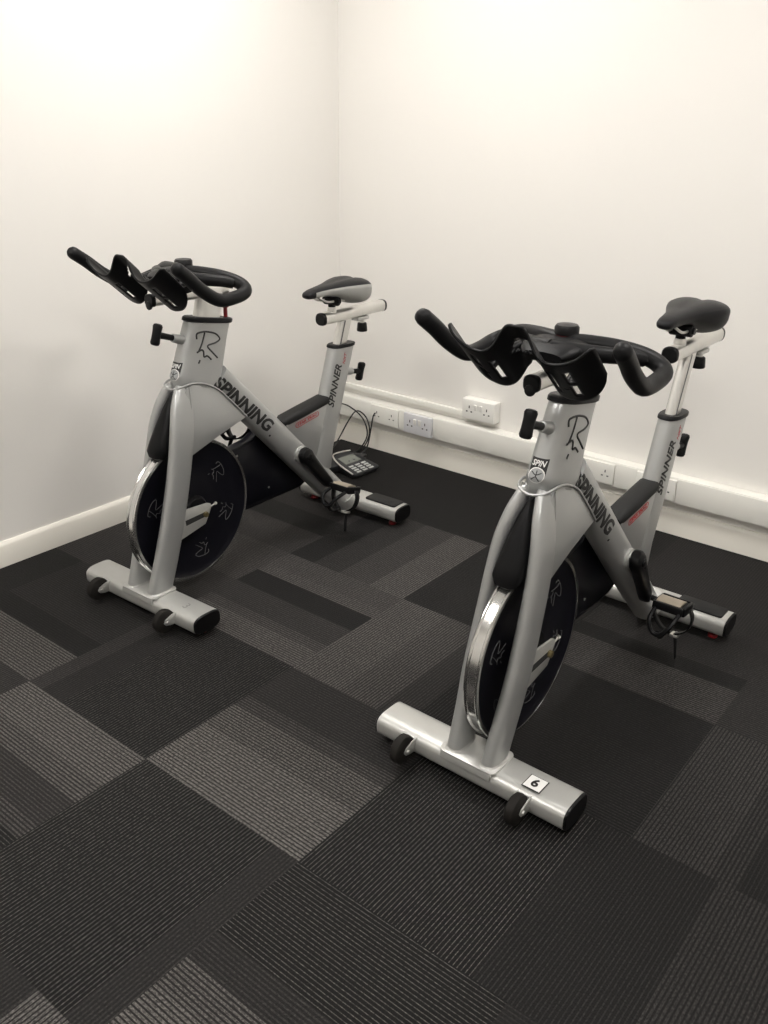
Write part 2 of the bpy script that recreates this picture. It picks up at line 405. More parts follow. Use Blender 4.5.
socket('raised white double socket box on the wall above the trunking', -.466, -.310, .262, .348, YB - .040, YB)
socket('white double plug socket in the trunking behind the nearer bike, left of its seat tube', .082, .232, .146, .226, TY - .006, TY + .004, 'pvc', False, True)
socket('white double plug socket partly hidden by the seat tube of the nearer bike', .320, .470, .146, .226, TY - .007, TY + .004)
# ceiling lamps (out of the frame, they light the room)
for i, (x, y) in enumerate(PANELS):
    lab = ['square ceiling light panel above the far exercise bike', 'square ceiling light panel above the near exercise bike', 'square ceiling light panel behind the viewer by the left wall', 'square ceiling light panel behind the viewer in the room centre'][i]
    t = thing('ceiling_light', lab, 'light', (x, y, CEIL), 0, 'square ceiling light panels')
    obj('diffuser', box(-.29, .29, -.29, .29, -.012, -.006), 'lamp', t)
    obj('frame', join(box(-.31, .31, -.31, -.288, -.018, 0, .002), box(-.31, .31, .288, .31, -.018, 0, .002), box(-.31, -.288, -.288, .288, -.018, 0, .002), box(.288, .31, -.288, .288, -.018, 0, .002)), 'trim', t)

# ---------------------------------------------------------------- the exercise bike (x forward, y to the rider's left, z up)
BB = Vector((-.172, 0, .331)); WC = Vector((.301, 0, .277)); WR = .2285
HEAD_D = Vector((-.322, 0, .947)).normalized()
def head_pt(z): return .178 + (.845 - z) * .30
LEG = [(.662, .298, .0205), (.655, .303, .0225), (.640, .312, .0270), (.615, .326, .034), (.585, .337, .041), (.55, .347, .047), (.475, .364, .0515), (.40, .383, .053), (.34, .400, .054), (.26, .424, .054), (.17, .450, .0495), (.075, .482, .046)]
def leg_at(z):
    for a, b in zip(LEG, LEG[1:]):
        if a[0] >= z >= b[0]:
            t = (a[0] - z) / (a[0] - b[0]); return a[1] * (1 - t) + b[1] * t
    return LEG[0][1]
def rider_strokes(): # the pen-stroke figure, in its own units
    a = [(.256, .811), (.253, .826), (.232, .829), (.210, .825), (.185, .815), (.171, .798), (.190, .790), (.221, .786), (.205, .765), (.185, .744)]
    b = [(.227, .826), (.240, .798), (.254, .777), (.262, .773), (.246, .778), (.238, .773), (.238, .757), (.225, .757), (.211, .744)]
    c = [(.254, .750), (.261, .741)]
    return a, b, c
def make_bike(label, loc, rz):
    root = thing('exercise_bike', label, 'exercise bike', loc, rz, 'silver spin bikes')
    P = {}
    # --- front stabiliser
    def stab(cf, hl, hf=.050, z0=.020, z1=.078, off=.004):
        rs = []
        for l in (-hl - off, hl - off): rs.append(ring((cf, l, (z0 + z1) / 2), (1, 0, 0), (0, 0, 1), hf, (z1 - z0) / 2, 40, 3.2))
        return loft(rs)
    FS = .479
    fs = obj('front_stabilizer', stab(FS, .2525), 'satin', root); P['fs'] = fs
    for s in (-1, 1):
        obj('end_cap', loft([ring((FS, s * (.253 + d) - .004, .049), (1, 0, 0), (0, 0, 1), .050 * k, .029 * k, 40, 3.2) for d, k in ((0, 1.0), (.003, 1.0), (.006, .93))]), 'gloss', fs)
        obj('levelling_foot', join(cyl((FS - .01, s * .215, 0), (FS - .01, s * .215, .012), .015, .014, 20, .003), cyl((FS - .01, s * .215, .012), (FS - .01, s * .215, .03), .006)), 'red', fs)
    pl = rrect2(-.046, .052, -.075, .075, .016)
    obj('mounting_plate', prism([(FS + a, b, .0815) for a, b in pl], [(FS + a, b, .0765) for a, b in pl], .0012), 'satin', fs)
    obj('mounting_plate_lip', prism([(FS + .051, -.068, .081), (FS + .051, .068, .081), (FS + .0545, .066, .062), (FS + .0545, -.066, .062)], [(FS + .045, -.068, .079), (FS + .045, .068, .079), (FS + .047, .066, .060), (FS + .047, -.066, .060)], .001), 'satin', fs)
    # --- transport castors
    for l in (-.158, .151):
        cc = Vector((.556, l, .051))
        brk = lambda a: fzprism([(.515, .072), (.540, .070), (.562, .062), (.568, .052), (.562, .043), (.545, .038), (.515, .036)], l + a, l + a + .003, .0008)
        ca = obj('castor', join(brk(.0145), box(.512, .526, l - .0175, l + .0175, .038, .070, .001)), 'satin', root)
        obj('fork_cheek', brk(-.0175), 'satin', ca)
        R = .036
        obj('castor_wheel', lathe([(-.0135, .006), (-.0135, R - .008), (-.009, R - .0015), (0, R), (.009, R - .0015), (.0135, R - .008), (.0135, .006)], cc, (0, 1, 0), 32), 'wheel', ca)
        obj('axle_bolt', cyl((cc.x, l - .019, cc.z), (cc.x, l + .021, cc.z), .0055, None, 12, .001), 'alu', ca)
    # --- rear stabiliser
    RS = -.505
    rs_ = obj('rear_stabilizer', stab(RS, .235, .047), 'satin', root)
    for s in (-1, 1):
        obj('end_cap', loft([ring((RS, s * (.2355 + d) - .004, .049), (1, 0, 0), (0, 0, 1), .047 * k, .029 * k, 40, 3.2) for d, k in ((0, 1.0), (.003, 1.0), (.006, .93))]), 'gloss', rs_)
        obj('levelling_foot', join(cyl((RS + .01, s * .195, 0), (RS + .01, s * .195, .012), .015, .014, 20, .003), cyl((RS + .01, s * .195, .012), (RS + .01, s * .195, .03), .006)), 'red', rs_)
        q = rrect2(-.034, .030, .075, .216, .010)
        obj('grip_pad', prism([(RS + a, s * b, .0815) for a, b in q], [(RS + a, s * b, .076) for a, b in q], .002), 'pad', rs_)
    obj('mounting_collar', beam([(RS + .045, 0, .045), (RS + .062, 0, .084)], [.048, .045], .040), 'satin', rs_)
    # --- main frame
    zs = [.875, .80, .72, .68, .64]
    hp = [(.852, .176, .0775, .034), (.82, .189, .079, .034), (.78, .2035, .0815, .035), (.74, .218, .084, .036), (.71, .228, .086, .0375), (.685, .2365, .0885, .039), (.665, .2425, .0905, .0395), (.645, .255, .082, .036), (.62, .275, .060, .028)]
    head = beam([(f_, 0, z) for z, f_, a, b in hp], [q[2] for q in hp], [q[3] for q in hp], 2.7, 44)
    for i in range(44):
        p = head[0][i]; head[0][i] = p + HEAD_D * (.845 + .17 * (p.x - .1775) - p.z)
    ht = obj('head_tube', head, 'silver', root); P['head'] = ht; head_tree = bvh_of(head)
    dpath = [(.165, 0, .672), (.10, 0, .606), (-.05, 0, .453), (-.20, 0, .300), (-.34, 0, .160), (-.448, 0, .052)]
    dt = beam(dpath, [.042, .042, .044, .046, .047, .044], [.034, .034, .034, .034, .033, .031], 3.0, 44)
    down = obj('down_tube', dt, 'silver', root); dt_tree = bvh_of(dt)
    SA = Vector((-.432, 0, .663)); SD = Vector((-.32, 0, .947)).normalized()
    st_rings = [SA - SD * d for d in (.004, .15, .30, .42, .46)]
    stg = beam(st_rings[::-1], .0545, .029, 2.8, 44)
    for i in range(44):
        k = 4 * 44 + i; p = stg[0][k]; stg[0][k] = p + SD * ((SA.z + .001 - p.z) / SD.z)
    st = obj('seat_tube', stg, 'silver', root); st_tree = bvh_of(stg)
    web = [(-.150, .395), (-.118, .440), (-.118, .464), (-.335, .490), (-.385, .480), (-.345, .230), (-.300, .215)]
    wg = fzprism(web, -.024, .024, .003)
    wb = obj('stay_panel', wg, 'silver', root); wt = bvh_of(wg)
    gd = beam([(-.112, 0, .452), (-.130, 0, .459), (-.22, 0, .471), (-.325, 0, .4855), (-.345, 0, .488)], [.012, .017, .018, .018, .015], [.022, .029, .030, .029, .024], 2.8, 32)
    obj('stay_guard', gd, 'pad', root)
    # collar trims
    def collar(c, d, hw, hl, m='black', th=.010, name='collar', slope=0.0):
        d = Vector(d).normalized(); ax = Vector((d.z, 0, -d.x)); rr = []
        for o, k in ((-th, 1.0), (-th * .7, 1.06), (th * .5, 1.06), (th, 1.0), (th, .8)):
            rg = ring(Vector(c) + d * o, (1, 0, 0), (0, 1, 0), hw * k, hl * k, 44, 2.7); rr.append([p + Vector((0, 0, slope * (p.x - c[0]))) for p in rg])
        return obj(name, loft(rr), m, root)
    collar((.177, 0, .848), HEAD_D, .0810, .0355, name='head_collar', slope=.17, th=.008)
    collar(SA, SD, .0575, .0305, name='seat_collar', th=.006, slope=.04)
    GP = []
    # fork legs
    for s in (-1, 1):
        path = catmull([(f_, s * l, z) for z, f_, l in LEG], 3)
        n = len(path)
        hw = [.034 + .007 * min(1, i / 4) for i in range(n)]
        lg = beam(path, hw, [.0155 + .0035 * min(1, i / 9) + .002 * max(0, i - 18) / (n - 19) for i in range(n)], 2.5, 32)
        fo = obj('fork_leg', lg, 'silver', root)
        obj('weld_foot', loft([ring((.480 + o, s * .046, z), (1, 0, 0), (0, 1, 0), a, b, 32, 2.5) for o, z, a, b in ((.001, .0805, .0465, .0250), (0, .0825, .0445, .0230), (-.002, .086, .0418, .0212))]), 'satin', fo)
        # gusset panel with its raised bead
        gp = [(.315, .664, .040), (.287, .679, .0385), (.242, .670, .0395), (.190, .643, .039), (.130, .586, .038), (.075, .529, .036), (.205, .501, .046), (.338, .472, .061), (.324, .54, .057), (.318, .60, .050)]
        gg = prism([(a, s * b, c) for a, c, b in gp], [(a, s * (b - .012), c) for a, c, b in gp], .0015)
        g = obj('gusset_panel', gg, 'silver', root); GP.append(gg)
        obj('weld_bead', tube([(.341, 0, .670), (.339, s * .016, .672), (.329, s * .033, .677), (.306, s * .0415, .683), (.280, s * .0415, .682), (.242, s * .0408, .672), (.190, s * .040, .644), (.130, s * .039, .587), (.075, s * .037, .530)], .0032, 10), 'silver', g)
        obj('edge_bead', tube([(.300, s * .040, .676), (.302, s * .045, .64), (.308, s * .051, .59), (.320, s * .058, .53), (.336, s * .062, .473)], .0022, 8), 'silver', g)
        # axle slot plate behind the leg
        ap = [(.405, .316), (.373, .314), (.280, .307), (.268, .301), (.267, .288), (.294, .242), (.415, .219)]
        pl_ = obj('axle_plate', fzprism(ap, s * .0545, s * .0605, .0012), 'satin', root)
        obj('axle_slot', fzprism([(.372, .279), (.290, .282), (.281, .276), (.287, .267), (.370, .262)], s * .0600, s * .0612), 'hole', pl_)
        obj('axle_nut', cyl((.294, s * .058, .275), (.294, s * .070, .275), .009, None, 6, .001), 'brass', pl_)
        obj('tension_bolt', join(cyl((.30, s * .058, .287), (.247, s * .058, .295), .0026, None, 10), cyl((.251, s * .058, .2943), (.244, s * .058, .2955), .005, None, 6)), 'alu', pl_)
    # brake cover between the legs
    pc = []
    for z, wd, fr in ((.664, .005, .338), (.650, .010, .348), (.62, .019, .366), (.57, .028, .394), (.53, .033, .415), (.505, .035, .427), (.488, .032, .424), (.478, .020, .410)):
        pc.append(ring((fr - .030, 0, z - (.03 if z < .51 else 0) * 0), (1, 0, -.25), (0, 1, 0), .030, wd, 28, 3.0))
    obj('brake_cover', loft(pc), 'black', root)
    # --- flywheel
    fw = obj('flywheel', lathe([(-.012, .0), (-.012, .085), (-.010, .095), (-.010, WR - .022), (-.015, WR - .012), (-.0165, WR - .009), (.0165, WR - .009), (.015, WR - .012), (.010, WR - .022), (.010, .095), (.012, .085), (.012, .0)], WC, (0, 1, 0), 96), 'disc', root)
    h = .0175
    obj('chrome_rim', lathe([(-h, WR - .010), (-h, WR - .002), (-h + .003, WR), (-h + .006, WR - .001), (-h + .008, WR - .004), (h - .008, WR - .004), (h - .006, WR - .001), (h - .003, WR), (h, WR - .002), (h, WR - .010)], WC, (0, 1, 0), 120), 'chrome', fw)
    obj('hub', lathe([(-.055, 0), (-.055, .010), (-.030, .012), (-.026, .040), (-.014, .048), (.014, .048), (.026, .040), (.030, .012), (.055, .010), (.055, 0)], (.294, 0, .275), (0, 1, 0), 40), 'black', fw)
    for s in (1, -1):
        for i in range(6):
            an = math.radians(20 + 60 * i); cen = WC + Vector((math.cos(an) * .145, s * .0108, math.sin(an) * .145))
            gs = []
            for stn in rider_strokes():
                q = []
                for f_, z_ in stn:
                    x, y = (f_ - .217) * .62, (z_ - .785) * .62
                    r = an - math.pi / 2
                    q.append(cen + Vector((x * math.cos(r) - y * math.sin(r), 0, x * math.sin(r) + y * math.cos(r))))
                gs.append(tube(q, .0008, 6, 4))
            obj('figure_mark', join(*gs), 'line', fw)
    # --- chain guard on the far side
    cg = []
    cg0 = [(.36, .37), (.29, .392), (.10, .400), (.0, .412), (-.06, .440), (-.15, .425), (-.235, .37), (-.285, .30), (-.300, .24), (-.285, .185), (-.24, .168), (.10, .168), (.27, .168), (.36, .19), (.39, .28)]
    cgo = obj('chain_guard', fzprism(cg0, -.075, -.036, .008), 'disc', root)
    obj('guard_seam', tube([(a * .93 + .003, -.0358, (b - .3) * .9 + .3) for a, b in cg0], .0012, 6, 4, closed=True), 'black', cgo)
    for a, b in ((.06, .375), (-.08, .22), (.07, .195)):
        obj('guard_screw', cyl((a, -.038, b), (a, -.0345, b), .004, None, 10), 'alu', cgo)
    obj('bottom_bracket', lathe([(-.060, 0), (-.060, .018), (-.041, .024), (-.039, .029), (.039, .029), (.041, .024), (.060, .018), (.060, 0)], BB, (0, 1, 0), 36), 'satin', root)
    # --- cranks and pedals (drawn hanging down, turned about the bracket)
    for s in (1, -1):
        l0, l1 = .042, .076
        body = loft([ring((0, s * (l0 + l1) / 2, z), (1, 0, 0), (0, 1, 0), a, (l1 - l0) / 2 * k, 28, 3) for z, a, k in ((.029, .012, .7), (.021, .023, 1), (0, .0285, 1.1), (-.03, .024, 1.05), (-.10, .0215, 1), (-.155, .020, 1), (-.176, .018, 1), (-.190, .010, .8))])
        cr = obj('crank_arm', body, 'gloss', root, loc=BB)
        obj('crank_bolt', join(cyl((0, s * l1, 0), (0, s * (l1 + .004), 0), .012, None, 20, .001), cyl((.0, s * l1, -.024), (.0, s * (l1 + .003), -.024), .003, None, 10)), 'black', cr)
        pz = -.160
        P[('crank', s)] = cr
        pe = obj('pedal', join(cyl((0, s * .078, 0), (0, s * .098, 0), .008, None, 14), box(-.030, .030, min(s * .098, s * .176), max(s * .098, s * .176), -.012, .009, .005, 3)), 'black', root)
        obj('tread_plate', loft([ring((0, s * l_, .004), (1, 0, 0), (0, 0, 1), .027, .0115, 24, 2.4) for l_ in (.101, .168)]), 'pedal', pe)
        obj('pedal_cage', join(box(-.040, -.029, min(s * .096, s * .180), max(s * .096, s * .180), -.011, .011, .003), box(.029, .040, min(s * .096, s * .180), max(s * .096, s * .180), -.011, .011, .003),
             box(-.034, .034, min(s * .176, s * .186), max(s * .176, s * .186), -.013, .013, .004), box(-.034, .034, min(s * .094, s * .099), max(s * .094, s * .099), -.010, .010, .002)), 'black', pe)
        # toe basket hanging upside down from the cage
        obj('toe_basket', join(tube([(.036, s * .105, -.008), (.075, s * .108, -.030), (.085, s * .125, -.058), (.085, s * .150, -.058), (.075, s * .168, -.030), (.036, s * .172, -.008)], .0062, 8),
             tube([(.082, s * .138, -.058), (.05, s * .138, -.080), (.010, s * .138, -.074)], .007, 8)), 'black', pe)
        # strap: a flat band looping under the pedal
        sp = catmull([(-.006, s * .186, .0), (-.006, s * .197, -.025), (-.004, s * .190, -.060), (.0, s * .160, -.080), (.0, s * .125, -.076), (-.004, s * .096, -.050), (-.006, s * .088, -.020), (-.006, s * .098, -.008)], 5)
        sv, sf = [], []
        for i, p in enumerate(sp):
            for dx, dz in ((-.0115, 0), (.0115, 0)): sv.append(p + Vector((dx, 0, 0)))
        for i in range(len(sp) - 1): sf.append([2 * i, 2 * i + 1, 2 * i + 3, 2 * i + 2])
        so = obj('toe_strap', (sv, sf), 'black', pe); md = so.modifiers.new('thick', 'SOLIDIFY'); md.thickness = .0025; md.offset = 0
        obj('strap_buckle', join(box(-.014, .014, min(s * .150, s * .172), max(s * .150, s * .172), -.087, -.079, .002), cyl((-.016, s * .160, -.082), (.016, s * .160, -.082), .003)), 'alu', pe)
        obj('strap_tail', prism([(-.009, s * .163, -.083), (.009, s * .163, -.083), (.007, s * .176, -.150), (-.004, s * .176, -.150)], [(-.009, s * .161, -.083), (.009, s * .161, -.083), (.007, s * .174, -.150), (-.004, s * .174, -.150)]), 'black', pe)
        P[('pedal', s)] = pe
    # --- handlebar group
    hb = obj('handlebar_post', beam([(head_pt(.80) + .006, 0, .80), (head_pt(.93) + .006, 0, .935)], .046, .019, 3.2, 36), 'alu', root); P['post'] = hb
    slg = loft([ring((f_, 0, .930), (0, 1, 0), (0, 0, 1), .0180, .0170, 28, 3.0) for f_ in (.376, .10)])
    sl = obj('handlebar_slider', slg, 'alu', root)
    obj('end_cap', join(loft([ring((f_, 0, .930), (0, 1, 0), (0, 0, 1), .0185 * k, .0178 * k, 28, 3.0) for f_, k in ((.374, 1), (.382, 1), (.386, .85))]), cyl((.381, 0, .917), (.388, 0, .917), .012, None, 16, .002)), 'gloss', sl)
    hbg = []
    stem = beam([(.255, 0, .940), (.262, 0, .985)], [.040, .045], .028, 2.6, 28)
    for s in (1, -1):
        hbg.append(tube([(.265, 0, .994), (.255, s * .04, .997), (.232, s * .10, .993), (.208, s * .145, .982), (.198, s * .178, .968), (.213, s * .201, .955), (.255, s * .204, .946), (.312, s * .203, .947), (.375, s * .207, .982), (.420, s * .212, 1.018), (.456, s * .216, 1.044)], .0178, 16, 6, roundcap=True))
        hbg.append(tube([(.312, 0, .990), (.298, s * .05, .988), (.268, s * .10, .984), (.236, s * .135, .980), (.212, s * .155, .974)], lambda t: .0185 - .003 * t, 16, 5))
    hbo = obj('handlebar', join(stem, *hbg), 'rubber', root)
    # centre plate that carries the bottle holder
    obj('centre_plate', beam([(.24, 0, .992), (.30, 0, .990), (.33, 0, .985), (.350, 0, .980)], [.016, .018, .015, .010], [.055, .070, .060, .045], 2.6, 28), 'rubber', hbo)
    for s in (1, -1): obj('holder_arm', tube([(.300, s * .075, .985), (.350, s * .085, .972), (.405, s * .090, .948)], .010, 10), 'black', hbo)
    # bottle holder: a W of two troughs with slots
    NS, NT = 72, 28
    def tend(x):
        a = abs(x)
        if a < .5: k = max(0, min(1, (a - .03) / .25)); return .80 + .2 * math.sqrt(1 - (1 - k) ** 2)
        k = max(0, (a - .66) / .34); return 1.0 - .26 * (1 - math.sqrt(max(0, 1 - k * k)))
    def tbeg(x):
        a = abs(x); k = max(0, (a - .88) / .12); return .16 * (1 - math.sqrt(max(0, 1 - k * k)))
    RIM = [(0, 1.060), (.09, 1.0595), (.15, 1.054), (.21, 1.038), (.29, 1.017), (.39, 1.0045), (.50, 1.001), (.62, 1.0035), (.75, 1.0105), (.86, 1.0215), (.93, 1.0335), (.975, 1.046), (1, 1.056)]
    def rim(x):
        a = abs(x)
        for n_, (p, q) in enumerate(zip(RIM, RIM[1:])):
            if p[0] <= a <= q[0] + 1e-9:
                t = (a - p[0]) / (q[0] - p[0]); sl = lambda k: 0 if k in (0,) else (RIM[min(k + 1, len(RIM) - 1)][1] - RIM[k - 1][1]) / (RIM[min(k + 1, len(RIM) - 1)][0] - RIM[k - 1][0])
                d = q[0] - p[0]; m0, m1 = sl(n_) * d, sl(n_ + 1) * d
                return (2*t**3 - 3*t*t + 1) * p[1] + (t**3 - 2*t*t + t) * m0 + (3*t*t - 2*t**3) * q[1] + (t**3 - t*t) * m1
    def bh(x, t):
        z = rim(x); mean = 1.02
        t0, t1 = tbeg(x), tend(x); tt = t0 + (t1 - t0) * t
        prof = (z - mean) * (1 - .15 * tt)
        return Vector((.468 - .104 * tt, .157 * x + .004, mean + prof - .092 * tt)), tt
    bv, bf, idx = [], [], {}
    for i in range(NS + 1):
        for j in range(NT + 1):
            x = -1 + 2 * i / NS; p, tt = bh(x, j / NT); idx[i, j] = len(bv); bv.append(p)
    for i in range(NS):
        for j in range(NT):
            x = -1 + 2 * (i + .5) / NS; _, tt = bh(x, (j + .5) / NT); a = abs(x)
            hole = False
            for c, hw_, t0, t1 in ((.40, .038, .28, .78), (.66, .040, .20, .50), (.66, .040, .57, .86)):
                if abs(a - c) < hw_ and t0 < tt < t1: hole = True
            if a < .20 - .6 * abs(tt - .46) and .28 < tt < .66: hole = True
            if not hole: bf.append([idx[i, j], idx[i + 1, j], idx[i + 1, j + 1], idx[i, j + 1]])
    bo = obj('bottle_holder', (bv, bf), 'black', root, sharp=60)
    md = bo.modifiers.new('thick', 'SOLIDIFY'); md.thickness = .0050; md.offset = 0
    kn = obj('clamp_knob', lathe([(-.030, 0), (-.030, .010), (-.013, .012), (-.012, .022), (-.008, .0255), (.006, .0255), (.011, .022), (.013, .0)], (.252, 0, 1.017), (0, 0, 1), 28), 'gloss', root)
    obj('red_band', lathe([(-.0105, .0235), (-.0105, .0250), (-.0085, .0260), (-.0085, .0235)], (.252, 0, 1.017), (0, 0, 1), 28), 'red', kn)
    rdr = obj('brake_rod', join(cyl((.106, 0, .828), (.104, 0, .885), .0060, None, 14), cyl((.104, 0, .872), (.104, 0, .905), .010, .008, 14, .001)), 'red', root)
    obj('brake_wire', tube([(.104, .002, .905), (.130, .006, .935), (.160, .004, .968)], .0035, 8), 'alu', rdr)
    P['hb'] = [sl, hbo, bo, kn]
    # front height T handle
    def tknob(base, d, ln, up, half, name):
        base, d, up = Vector(base), Vector(d).normalized(), Vector(up).normalized()
        o = obj(name, join(cyl(base + d * (ln * .30), base + d * (ln * .95), .0085, .0095, 18)), 'black', root)
        obj('boss', cyl(base - d * .012, base + d * (ln * .42), .0155, .0125, 22, .002), 'silver', o)
        obj('plunger', cyl(base + d * (ln * .40), base + d * (ln * .52), .0075, None, 16), 'alu', o)
        c = base + d * ln
        ax = d; ay = Vector((0, 1, 0)); rr = []
        for t, a in ((-1, .006), (-.93, .011), (-.75, .0132), (-.35, .0122), (0, .0120), (.35, .0122), (.75, .0135), (.93, .011), (1, .006)): rr.append(ring(c + up * half * t, ax, ay, a, a * 1.1, 20))
        obj('grip', loft(rr), 'black', o)
        return o
    PF = Vector((.947, 0, .322))
    tknob((.274, 0, .802), PF, .100, HEAD_D, .031, 'head_adjuster')
    sf_ = SA - SD * .112
    tknob((-.455, 0, .562), Vector((-.947, 0, -.20)), .088, SD, .034, 'seat_adjuster')
    # --- seat group
    po = obj('seat_post', beam([SA - SD * .13 + Vector((.008, 0, 0)), SA + SD * .105 + Vector((.008, 0, 0))], .0275, .0155, 3.4, 36), 'alu', root); P['spost'] = po
    for s in (1, -1): obj('post_groove', beam([SA - SD * .13 + Vector((.022, s * .0152, 0)), SA + SD * .09 + Vector((.022, s * .0152, 0))], .0035, .0008, 2, 12), 'line', po)
    ssl = obj('seat_slider', loft([ring((f_, 0, .767), (0, 1, 0), (0, 0, 1), .0215, .0205, 32, 2.6) for f_ in (-.330, -.664)]), 'alu', root)
    for f_, d in ((-.330, 1), (-.664, -1)):
        obj('end_cap', loft([ring((f_ + d * o, 0, .767), (0, 1, 0), (0, 0, 1), .0223 * k, .0213 * k, 32, 2.6) for o, k in ((-.004, 1), (.004, 1), (.008, .88))]), 'gloss', ssl)
    skn = obj('slider_knob', join(cyl((-.551, 0, .690), (-.551, 0, .722), .0195, .017, 20, .004)), 'gloss', root)
    obj('stem', cyl((-.551, 0, .720), (-.551, 0, .746), .009, None, 14), 'alu', skn)
    obj('clamp_cheek', box(-.568, -.505, -.020, .020, .735, .747, .003), 'satin', skn)
    cl = obj('saddle_clamp', join(cyl((-.385, 0, .786), (-.385, 0, .812), .013, None, 18), cyl((-.385, -.030, .824), (-.385, .030, .824), .0165, None, 20, .003), cyl((-.385, -.036, .824), (-.385, .036, .824), .009, None, 8)), 'black', root)
    obj('clamp_base', cyl((-.385, 0, .782), (-.385, 0, .802), .017, .015, 18, .002), 'alu', cl)
    for s in (1, -1): obj('saddle_rail', tube([(-.290, s * .010, .853), (-.335, s * .020, .828), (-.390, s * .022, .825), (-.440, s * .028, .827), (-.485, s * .040, .850)], .0038, 8), 'alu' , cl)
    sec = [  # f, half width, top z, bottom z
        (-.2135, .006, .876, .868), (-.217, .015, .882, .862), (-.226, .021, .887, .858), (-.245, .025, .892, .857), (-.275, .029, .896, .858), (-.305, .035, .899, .858), (-.335, .044, .902, .856), (-.365, .057, .906, .850), (-.395, .070, .909, .843), (-.425, .080, .911, .837), (-.452, .083, .910, .835), (-.470, .079, .907, .837), (-.483, .068, .901, .843), (-.490, .050, .893, .853), (-.4925, .025, .885, .862)]
    sec = [(-.248 + (q[0] + .2135) * 1.015, q[1] * .985, q[2] - .0185, q[3] - (.014 + .018 * max(0, min(1, (q[1] - .04) / .04)))) for q in sec]
    N = 40; rings = []
    dens = []
    for i in range(len(sec) - 1):
        for t in (0, .5): dens.append([sec[i][k] * (1 - t) + sec[i + 1][k] * t for k in range(4)])
    dens.append(list(sec[-1]))
    for f_, wv, zt, zb in dens:
        r = []; wide = max(0, min(1, (wv - .03) / .05))
        for i in range(N):
            a = 2 * math.pi * i / N; cx, cz = math.cos(a), math.sin(a)
            y = wv * math.copysign(abs(cx) ** .80, cx)
            if cz >= 0:
                drop = (.016 + .012 * wide) * min(1, wv / .03)
                zsh = zt - drop
                z = zsh + drop * abs(cz) ** .85 - .006 * wide * math.exp(-(y / .014) ** 2)
            else:
                drop = (.016 + .012 * wide) * min(1, wv / .03)
                z = (zt - drop) + (zt - drop - zb) * -(abs(cz) ** .55)
                y *= 1 - .10 * abs(cz)
            r.append(Vector((f_, y, z)))
        rings.append(r)
    v, f = loft(rings)
    topf, sidef = [], []
    for q in f:
        if len(q) > 4: topf.append(q) if sum(v[i].x for i in q) / len(q) > -.35 else sidef.append(q); continue
        js = sum(((i % N) if not ((max(j % N for j in q) - min(j % N for j in q)) > N / 2 and (i % N) == 0) else N) for i in q) / 4
        fx = sum(v[i].x for i in q) / 4
        lim = 2.4 if fx < -.28 else -20
        up = (lim < js < N / 2 - lim)
        if fx > -.258: up = True
        (topf if up else sidef).append(q)
    sad = obj('saddle', (v, topf), 'saddle', root, sharp=70)
    side = obj('saddle_side', (v, sidef), 'saddle_grey', sad, label='grey side panel wrapping the saddle', sharp=70)
    P['side'] = side; P['seat'] = [ssl, skn, cl, sad]
    # --- lettering and marks on the frame (left side, and the plain ones mirrored on the right)
    def letters(s, size_h, length, O, U, V, Nn, tree, m, name, lab, shear=.25, bold=.03, parent=root, lift=.0006):
        g, wd, hg = text_geo(s, 1.0, shear, bold, 1.0)
        g = ([Vector((p.x * length / wd, p.y * size_h / hg, 0)) for p in g[0]], g[1])
        return obj(name, decal(g, O, U, V, Nn, tree, lift), m, parent, label=lab)
    Y = (0, 1, 0)
    union = bvh_of(join(head, dt, *GP))
    U = Vector((-.734, 0, -.679)); V = Vector((-.679, 0, .734))
    letters('SPINNING', .045, .312, Vector((.207, .03, .6573)) - V * .0005, U, V, Y, union, 'ink', 'lettering', 'black slanted capitals on the sloping tube', .3, .035, down)
    obj('registered_dot', decal(disc2(.327, -.002, .0035), (.211, .03, .6610), U, V, Y, dt_tree), 'ink', down)
    letters('SPINNER', .030, .152, Vector((-.353, .027, .455)), SD, Vector((SD.z, 0, -SD.x)), Y, st_tree, 'ink', 'lettering', 'black slanted capitals up the seat tube', .3, .02, st)
    letters('NXT', .012, .040, Vector((-.416, .027, .600)), SD, Vector((SD.z, 0, -SD.x)), Y, st_tree, 'redink', 'model_lettering', 'small red letters up the seat tube', .3, .0, st)
    for s in (1, -1):
        letters_dir = Vector((-.988, 0, .153)) if s > 0 else Vector((.988, 0, -.153))
        O = Vector((-.162, .024, .427)) if s > 0 else Vector((-.239, -.024, .4706))
        vv = Vector((.153, 0, .988))
        if s > 0:
            obj('badge_outline', decal(frame2(rrect2(0, .120, -.002, .016, .0085), rrect2(.0018, .1182, -.0002, .0142, .0068)), O, letters_dir, vv, Y, wt), 'redink', wb)
            letters('STAR TRAC', .0085, .102, O + letters_dir * .009 + vv * .003, letters_dir, vv, Y, wt, 'redink', 'badge_lettering', 'small red badge lettering on the stay panel', .2, .02, wb)
    gs = []
    for stn in rider_strokes():
        q = catmull([(a - .006, .05, b - .006) for a, b in stn], 5)
        gs.append(tube(project_pts(q, Y, head_tree, -.0004), lambda t: .0027, 8, smooth=False))
    obj('figure_mark', join(*gs), 'ink', ht, label='black pen-stroke figure on the head tube')
    # SPIN sticker at the front corner of the head tube
    Nn = Vector((.98, .20, 0)); U2 = Vector((-.20, .98, 0)).normalized(); V2 = Vector((-.39, 0, .92)); O2 = Vector((.318, -.019, .692))
    stk = obj('sticker', decal(poly2([(0, .018), (.038, .018), (.038, .056), (0, .056)]), O2, U2, V2, Nn, head_tree, .0004), 'ink', ht, label='black and grey sticker on the front of the head tube')
    obj('sticker_disc', decal(disc2(.019, .018, .0185), O2, U2, V2, Nn, head_tree, .0012), 'white', stk)
